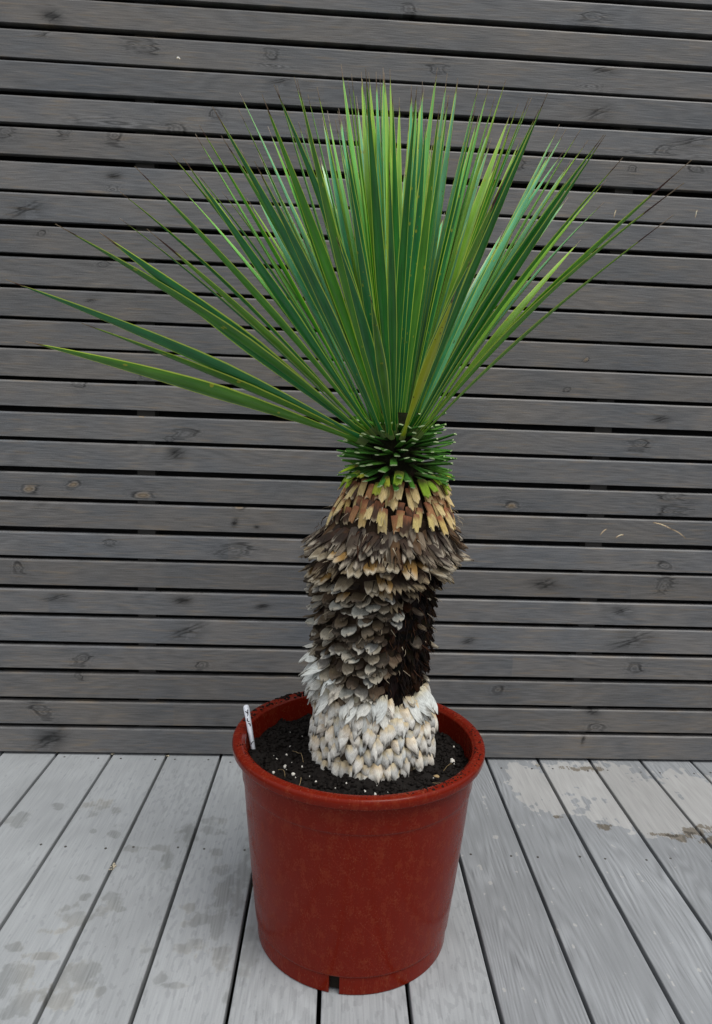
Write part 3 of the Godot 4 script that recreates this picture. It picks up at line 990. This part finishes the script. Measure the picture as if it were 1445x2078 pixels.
	for p in [[-0.118, 0.0, 0.02, 0.05], [-0.10, 0.10, -0.012, 0.03], [-0.06, 0.165, 0.02, 0.012], [0.12, 0.10, 0.02, 0.015], [0.1, 0.14, -0.02, 0.01], [-0.14, 0.06, 0.012, 0.02], [0.145, 0.06, 0.018, -0.012]]:
		var pts := []
		for t in 6:
			var f := t / 5.0
			var x: float = p[0] + p[2] * f + 0.004 * sin(f * 3.0)
			var z: float = p[1] + p[3] * f
			pts.append(Vector3(x, float(height.call(x, z)) + 0.003 + 0.006 * sin(f * PI), z))
		obj("straw", strip(pts, 0.0006, 0.0003, Vector3.UP), tan, soil)


func build_plant() -> void:
	var plant := thing("yucca", "tall yucca with a fan of stiff green leaves and scaly trunk in red pot", "potted plant")
	rng.seed = 21
	# ---- trunk core
	var core_n := FastNoiseLite.new()
	core_n.seed = 3
	core_n.frequency = 26.0
	var st := SurfaceTool.new()
	st.begin(Mesh.PRIMITIVE_TRIANGLES)
	st.set_smooth_group(-1)
	var ny := 90
	var ns := 96
	for i in ny + 1:
		var y := lerpf(0.30, 0.945, float(i) / ny)
		var s := stem(y)
		var r := s.y - 0.012
		if y > 0.66 and y < 0.775:
			r = minf(r, lerpf(0.101, 0.098, (y - 0.66) / 0.115))
		if y > 0.78:
			r = minf(r, lerpf(0.084, 0.042, smoothstep(0.78, 0.86, y)))
		for k in ns + 1:
			var a := TAU * k / ns
			var rr := r + 0.004 * core_n.get_noise_3d(cos(a) * 0.1, y * 0.6, sin(a) * 0.1)
			var v := core_n.get_noise_3d(cos(a) * 0.25, y * 0.25, sin(a) * 0.25) * 0.5 + 0.5
			var c := Vector3(0.016, 0.010, 0.007).lerp(Vector3(0.04, 0.025, 0.015), v)
			var charred := charred_at(a, y)
			if charred:
				c = Vector3(0.006, 0.0045, 0.004).lerp(Vector3(0.02, 0.010, 0.007), v * v)
			elif y < 0.46:
				c = Vector3(0.08, 0.06, 0.04)
			elif y > 0.85:
				c = Vector3(0.02, 0.02, 0.01)
			st.set_color(Color(c.x, c.y, c.z))
			st.set_uv(Vector2(8.0 * k / ns, y * 3.0))
			st.add_vertex(Vector3(s.x + rr * cos(a), y, POT.z + rr * sin(a)))
	for i in ny:
		for k in ns:
			var p := i * (ns + 1) + k
			for q in [p, p + ns + 1, p + 1, p + 1, p + ns + 1, p + ns + 2]:
				st.add_index(q)
	st.generate_normals()
	var bark := StandardMaterial3D.new()
	bark.vertex_color_use_as_albedo = true
	bark.roughness = 0.8
	bark.metallic_specular = 0.3
	var fib := fibre_texture()
	bark.heightmap_enabled = true
	bark.heightmap_texture = fib
	bark.heightmap_scale = 0.3
	var trunk := obj("trunk", st.commit(), bark, plant)
	# ---- the scales
	var sm := StandardMaterial3D.new()
	sm.vertex_color_use_as_albedo = true
	sm.albedo_texture = fib
	sm.roughness = 0.75
	sm.metallic_specular = 0.35
	sm.heightmap_enabled = true
	sm.heightmap_texture = fib
	sm.heightmap_scale = 0.05
	var never := func(_a, _y): return false
	var ch := func(a, y): return charred_at(a, y)
	var white := []
	for k in 9:
		white.append(scale_mesh(100 + k, rng.randf_range(0.0165, 0.0205), rng.randf_range(0.026, 0.035), 0.0036, 0.0, 0.30, 0.10, 0.22, Vector3(0.93, 0.92, 0.86), Vector3(0.05, 0.045, 0.035), Vector3(0.66, 0.55, 0.36), 0.87))
	scales(trunk, "white_scale", white, sm, 0.316, 0.450, 11, 32, 0.0125, -86.0, -80.0, 0.8, 0.016, never)
	# the ragged pale collar above them, which climbs on the left
	var collar := []
	for k in 8:
		collar.append(scale_mesh(140 + k, rng.randf_range(0.02, 0.034), rng.randf_range(0.026, 0.046), 0.0020, 0.1, 0.14, 0.12, 0.4, Vector3(0.88, 0.87, 0.80), Vector3(0.2, 0.18, 0.14), Vector3(0.6, 0.52, 0.36), 1.0))
	scales(trunk, "torn_scale", collar, sm, 0.450, 0.470, 3, 20, 0.0125, -84.0, -66.0, 1.5, 0.005, never)
	var left_side := func(a, y): return wrapf(a, 0.0, TAU) > 1.75 + (y - 0.47) * 16.0 and wrapf(a, 0.0, TAU) < 4.6
	scales(trunk, "loose_white_scale", collar, sm, 0.474, 0.512, 4, 22, 0.0125, -66.0, -34.0, 1.1, 0.006, func(a, y): return not left_side.call(a, y))
	# grey brown weathered scales of the middle, short and broad, their pale tips turned out; darker old ones behind
	var old := []
	var grey := []
	for k in 8:
		old.append(scale_mesh(160 + k, rng.randf_range(0.02, 0.03), rng.randf_range(0.018, 0.026), 0.0030, 0.3, -0.08, 0.10, 0.35, [Vector3(0.045, 0.03, 0.02), Vector3(0.10, 0.07, 0.045), Vector3(0.025, 0.018, 0.013), Vector3(0.14, 0.125, 0.10)][k % 4], Vector3(0.2, 0.16, 0.11), Vector3(0.04, 0.026, 0.015), 0.95))
	for k in 12:
		grey.append(scale_mesh(170 + k, rng.randf_range(0.0165, 0.0265), rng.randf_range(0.019, 0.029), 0.0030, 0.3, -0.14, 0.16, 0.22, [Vector3(0.19, 0.165, 0.125), Vector3(0.40, 0.385, 0.33), Vector3(0.11, 0.08, 0.048), Vector3(0.22, 0.215, 0.20), Vector3(0.30, 0.27, 0.21), Vector3(0.055, 0.042, 0.03)][k % 6], [Vector3(0.72, 0.69, 0.60), Vector3(0.5, 0.46, 0.38), Vector3(0.16, 0.13, 0.10)][k % 3], Vector3(0.05, 0.034, 0.02), 0.84))
	var burnt := []
	for k in 8:
		burnt.append(scale_mesh(190 + k, rng.randf_range(0.010, 0.020), rng.randf_range(0.016, 0.030), 0.0030, 0.7, 0.05, 0.06, 0.5, [Vector3(0.012, 0.009, 0.008), Vector3(0.022, 0.012, 0.008), Vector3(0.007, 0.006, 0.005), Vector3(0.034, 0.018, 0.012)][k % 4], Vector3(0.03, 0.02, 0.015), Vector3(0.012, 0.008, 0.006), 0.95))
	var soot := sm.duplicate() as StandardMaterial3D
	soot.metallic_specular = 0.12
	soot.roughness = 0.9
	scales(trunk, "charred_scale", burnt, soot, 0.462, 0.668, 13, 30, 0.0145, -80.0, -66.0, 1.3, 0.006, func(a, y): return not charred_at(a, y))
	var bare := func(a, y): return (charred_at(a, y) and sin(a * 91.0 + y * 517.0) < 0.985) or (y < 0.505 and left_side.call(a, y + 0.012))
	scales(trunk, "old_scale", old, sm, 0.472, 0.656, 11, 22, 0.016, -64.0, -44.0, 1.2, 0.006, bare)
	scales(trunk, "weathered_scale", grey, sm, 0.470, 0.652, 15, 26, 0.0125, -56.0, -30.0, 1.0, 0.008, bare)
	# the skirt of dead brown flaps: layered and level below, hanging close above
	var brown := []
	for k in 12:
		brown.append(scale_mesh(200 + k, rng.randf_range(0.012, 0.021), rng.randf_range(0.040, 0.056), 0.0022, 0.75, 0.06, -0.12, 0.35, [Vector3(0.08, 0.05, 0.033), Vector3(0.27, 0.215, 0.155), Vector3(0.045, 0.028, 0.02), Vector3(0.13, 0.10, 0.078), Vector3(0.12, 0.068, 0.032), Vector3(0.06, 0.042, 0.032)][k % 6], [Vector3(0.42, 0.36, 0.27), Vector3(0.14, 0.10, 0.07), Vector3(0.6, 0.53, 0.42)][k % 3], Vector3(0.06, 0.03, 0.018), 0.88))
	var level := []
	for k in 8:
		level.append(scale_mesh(220 + k, rng.randf_range(0.022, 0.036), rng.randf_range(0.040, 0.050), 0.0026, 0.6, 0.05, -0.10, 0.25, [Vector3(0.26, 0.21, 0.14), Vector3(0.12, 0.08, 0.055), Vector3(0.32, 0.19, 0.06), Vector3(0.05, 0.033, 0.022)][k % 4], [Vector3(0.66, 0.6, 0.47), Vector3(0.5, 0.4, 0.25)][k % 2], Vector3(0.05, 0.03, 0.018), 0.9))
	scales(trunk, "level_flap", level, sm, 0.662, 0.712, 6, 19, 0.041, -26.0, -16.0, 1.0, 0.004, never)
	scales(trunk, "dead_flap", brown, sm, 0.716, 0.778, 8, 32, 0.044, -26.0, -56.0, 1.0, 0.012, never)
	# tan cut leaf bases hanging down
	var tan := []
	for k in 10:
		tan.append(scale_mesh(230 + k, rng.randf_range(0.0105, 0.0150), rng.randf_range(0.024, 0.038), 0.0022, 0.88, 0.10, -0.05, 0.24, [Vector3(0.62, 0.46, 0.2), Vector3(0.74, 0.6, 0.3), Vector3(0.36, 0.18, 0.08), Vector3(0.66, 0.52, 0.2), Vector3(0.10, 0.06, 0.04)][k % 5], Vector3(0.74, 0.62, 0.4), Vector3(0.30, 0.12, 0.06), 1.0))
	scales(trunk, "cut_leaf_base", tan, sm, 0.774, 0.822, 5, 30, 0.020, -66.0, -55.0, 0.8, 0.012, never)
	var lime := []
	for k in 6:
		lime.append(scale_mesh(260 + k, rng.randf_range(0.011, 0.018), rng.randf_range(0.020, 0.036), 0.0022, 0.85, 0.12, -0.05, 0.16, [Vector3(0.36, 0.58, 0.03), Vector3(0.5, 0.56, 0.06), Vector3(0.28, 0.46, 0.03)][k % 3], Vector3(0.5, 0.52, 0.18), Vector3(0.10, 0.10, 0.02), 1.05))
	scales(trunk, "green_leaf_base", lime, sm, 0.826, 0.842, 3, 9, 0.016, -52.0, -20.0, 1.3, 0.008, never)
	# green stubs of leaves that were cut off
	var stub := []
	for k in 8:
		stub.append(scale_mesh(280 + k, rng.randf_range(0.0075, 0.0115), rng.randf_range(0.040, 0.060), 0.0020, 1.0, 0.10, 0.02, 0.06, [Vector3(0.07, 0.22, 0.03), Vector3(0.10, 0.29, 0.035), Vector3(0.05, 0.17, 0.025)][k % 3], Vector3(0.45, 0.58, 0.3), Vector3(0.04, 0.05, 0.015), 3.0))
	scales(trunk, "cut_stub", stub, sm, 0.843, 0.914, 8, 25, 0.042, -10.0, 20.0, 0.8, 0.0, never)
	# loose fibres on the charred side and under the skirt
	rng.seed = 9
	var hair := SurfaceTool.new()
	hair.begin(Mesh.PRIMITIVE_TRIANGLES)
	var rust := SurfaceTool.new()
	rust.begin(Mesh.PRIMITIVE_TRIANGLES)
	for k in 1100:
		var y := rng.randf_range(0.455, 0.67)
		var a := deg_to_rad(rng.randf_range(-70, 85))
		if k % 9 == 0:
			y = rng.randf_range(0.66, 0.76)
			a = rng.randf_range(-0.4, PI + 0.4)
		elif not charred_at(a, y):
			continue
		var s := stem(y)
		var out := Vector3(cos(a), 0, sin(a))
		var r := s.y - (0.013 if k % 9 else 0.012)
		var p := Vector3(s.x + r * out.x, y, POT.z + r * out.z)
		var d := (out * rng.randf_range(0.1, 0.75) + Vector3(rng.randf_range(-0.4, 0.4), -rng.randf_range(0.4, 1.1), rng.randf_range(-0.4, 0.4))).normalized() * rng.randf_range(0.008, 0.024)
		var bend := Vector3(rng.randf_range(-1, 1), rng.randf_range(-1, 0.4), rng.randf_range(-1, 1)) * 0.006
		(rust if k % 4 == 1 else hair).append_from(strip([p, p + d * 0.5 + out * 0.002, p + d + bend], rng.randf_range(0.0007, 0.0018), 0.0002, out), 0, Transform3D())
	var hm := plain(Color(0.010, 0.006, 0.005), 0.75, 0.25)
	var ho := obj("fibres", hair.commit(), hm, trunk)
	ho.set_meta("kind", "stuff")
	var ro := obj("brown_fibres", rust.commit(), plain(Color(0.06, 0.026, 0.014), 0.75, 0.25), trunk)
	ro.set_meta("kind", "stuff")
	var pale := SurfaceTool.new()
	pale.begin(Mesh.PRIMITIVE_TRIANGLES)
	for k in 90:
		var y := rng.randf_range(0.69, 0.80) if k % 2 else rng.randf_range(0.46, 0.66)
		var a := rng.randf_range(-0.5, PI + 0.5)
		var s := stem(y)
		var out := Vector3(cos(a), 0, sin(a))
		var r := s.y - 0.008
		var p := Vector3(s.x + r * out.x, y, POT.z + r * out.z)
		var d := (out * rng.randf_range(0.1, 0.8) + Vector3(rng.randf_range(-0.6, 0.6), -rng.randf_range(0.2, 1.0), rng.randf_range(-0.4, 0.4))).normalized() * rng.randf_range(0.008, 0.02)
		pale.append_from(strip([p, p + d * 0.5 + out * 0.003, p + d], rng.randf_range(0.0005, 0.0014), 0.0002, out), 0, Transform3D())
	var po := obj("pale_fibres", pale.commit(), plain(Color(0.4, 0.33, 0.23), 0.7), trunk)
	po.set_meta("kind", "stuff")
	# ---- the leaves
	var mats := []
	for k in 10:
		var t := leaf_texture(400 + k * 7, [0.0, 0.0, 0.05, 0.14, 0.0, 0.04, 0.22, 0.0, 0.25, 1.6][k], [0, 2, 0, 5, 0, 0, 4, 14, 4, 12][k], 0.9 if k == 8 else 0.0, [Vector3(0.028, 0.19, 0.025), Vector3(0.025, 0.19, 0.05), Vector3(0.065, 0.28, 0.018)][k % 3], [Vector3(0.11, 0.49, 0.22), Vector3(0.18, 0.54, 0.12), Vector3(0.27, 0.56, 0.07), Vector3(0.16, 0.50, 0.26)][k % 4])
		var m := StandardMaterial3D.new()
		m.albedo_texture = t
		m.roughness = 0.29
		m.metallic_specular = 0.5
		m.backlight_enabled = true
		m.backlight = Color(0.5, 0.5, 0.5)
		m.cull_mode = BaseMaterial3D.CULL_DISABLED
		mats.append(m)
	var all := []
	for i in range(0, LEAVES.size()):
		all.append(LEAVES[i] + [0])
	for k in 50:                                     # the far side and the heart of the crown
		all.append([rng.randf_range(185, 355), rng.randf_range(48, 87), rng.randf_range(0.50, 0.585), 1])
	for k in 10:
		all.append([rng.randf_range(30, 150), rng.randf_range(66, 84), rng.randf_range(0.44, 0.53), 1])
	for i in all.size():
		var a := deg_to_rad(all[i][0])
		var e := deg_to_rad(all[i][1])
		var L: float = all[i][2]
		var dir := Vector3(cos(a) * cos(e), sin(e), sin(a) * cos(e))
		var rad := 0.062 * cos(e) + 0.008
		var b := CROWN + Vector3(rad * cos(a), 0.035 * sin(e), rad * sin(a))
		var across := Vector3(-sin(a), 0, cos(a)).rotated(dir, rng.randf_range(-0.35, 0.35) + (-0.7 if cos(a) < 0.0 else 0.5) * cos(a) * cos(e) * cos(e))
		var w := rng.randf_range(0.0085, 0.0110) * (1.28 if e < 0.5 else (1.0 if sin(a) < 0.2 else 0.76))
		obj("leaf", leaf_mesh(b, dir, L, across, w, rng.randf_range(0.0, 0.045) * cos(e), rng.randf_range(-0.035, 0.035) * (3.0 if i % 17 == 5 else 1.0)), mats[rng.randi() % 8 if all[i].size() < 5 or all[i][3] == 0 else 7 + int(all[i][3])], plant)


func charred_at(a: float, y: float) -> bool:
	if y < 0.452 or y > 0.674:
		return false
	var deg := rad_to_deg(wrapf(a, -PI, PI))
	var edge := 78.0 + 9.0 * sin(y * 90.0) + 5.0 * sin(y * 210.0 + 1.0)
	if y > 0.64:
		edge -= 10.0
	if y < 0.5:
		edge += (0.5 - y) * 500.0
	return deg > -60.0 and deg < edge


func fibre_texture() -> ImageTexture:
	var w := 256
	var a := noise_bytes(61, 0.12, w, 24, w, 512, FastNoiseLite.TYPE_SIMPLEX_SMOOTH, 4)
	var g := noise_bytes(62, 0.3, w, 512, 0, 0, FastNoiseLite.TYPE_SIMPLEX_SMOOTH, 3)
	var out := PackedByteArray()
	out.resize(w * 512 * 3)
	for i in w * 512:
		var v := clampi(int(238 + (a[i] - 128) * 0.4 + (g[i] - 128) * 0.3), 90, 255)
		out[i * 3] = v
		out[i * 3 + 1] = v
		out[i * 3 + 2] = v
	return tex(w, 512, out)


func build_tag() -> void:
	var base := Vector3(-0.0985, 0.30, 0.616)
	var tag := thing("plant_label", "small white plastic stake with black handwriting stuck in the soil at the left", "plant label", base)
	tag.rotation = Vector3(0.08, 0.25, 0.175)
	var st := SurfaceTool.new()
	st.begin(Mesh.PRIMITIVE_TRIANGLES)
	var out := [Vector2(0.0, -0.02), Vector2(0.0035, 0.0), Vector2(0.0050, 0.10), Vector2(0.0054, 0.112), Vector2(0.0050, 0.1175), Vector2(0.0036, 0.1205), Vector2(0.0, 0.1218), Vector2(-0.0036, 0.1205), Vector2(-0.0050, 0.1175), Vector2(-0.0054, 0.112), Vector2(-0.0050, 0.10), Vector2(-0.0035, 0.0)]
	for s in [1.0, -1.0]:
		for i in range(1, out.size() - 1):
			var tri := [out[0], out[i + 1], out[i]] if s > 0 else [out[0], out[i], out[i + 1]]
			for p in tri:
				st.add_vertex(Vector3(p.x, p.y, 0.0005 * s))
	for i in out.size():
		var p: Vector2 = out[i]
		var q: Vector2 = out[(i + 1) % out.size()]
		for v in [Vector3(p.x, p.y, 0.0005), Vector3(q.x, q.y, 0.0005), Vector3(p.x, p.y, -0.0005), Vector3(p.x, p.y, -0.0005), Vector3(q.x, q.y, 0.0005), Vector3(q.x, q.y, -0.0005)]:
			st.add_vertex(v)
	st.generate_normals()
	var pm := plain(Color(0.72, 0.76, 0.84), 0.45)
	pm.cull_mode = BaseMaterial3D.CULL_DISABLED
	obj("stake", st.commit(), pm, tag)
	# pen strokes, as they stand down the stake
	var ink := plain(Color(0.012, 0.012, 0.02), 0.5)
	for line in [[[-0.0022, 0.110], [-0.0006, 0.1065], [0.0022, 0.1055]], [[0.0018, 0.112], [0.0012, 0.1075], [0.0006, 0.1015], [-0.0004, 0.1]], [[-0.0012, 0.0955], [-0.0018, 0.091], [-0.0008, 0.0885], [0.0018, 0.0885]], [[-0.001, 0.0855], [0.0008, 0.0835], [0.0024, 0.084]], [[0.0008, 0.0835], [0.0022, 0.0805], [0.0016, 0.0785]], [[-0.0028, 0.042], [0.0, 0.0455], [0.003, 0.0475]]]:
		var pts := []
		for p in line:
			pts.append(Vector3(p[0], p[1], 0.00075))
		var s := obj("pen_stroke", strip(pts, 0.00095, 0.0007, Vector3(0, 0, 1)), ink, tag)
		s.material_override.cull_mode = BaseMaterial3D.CULL_DISABLED
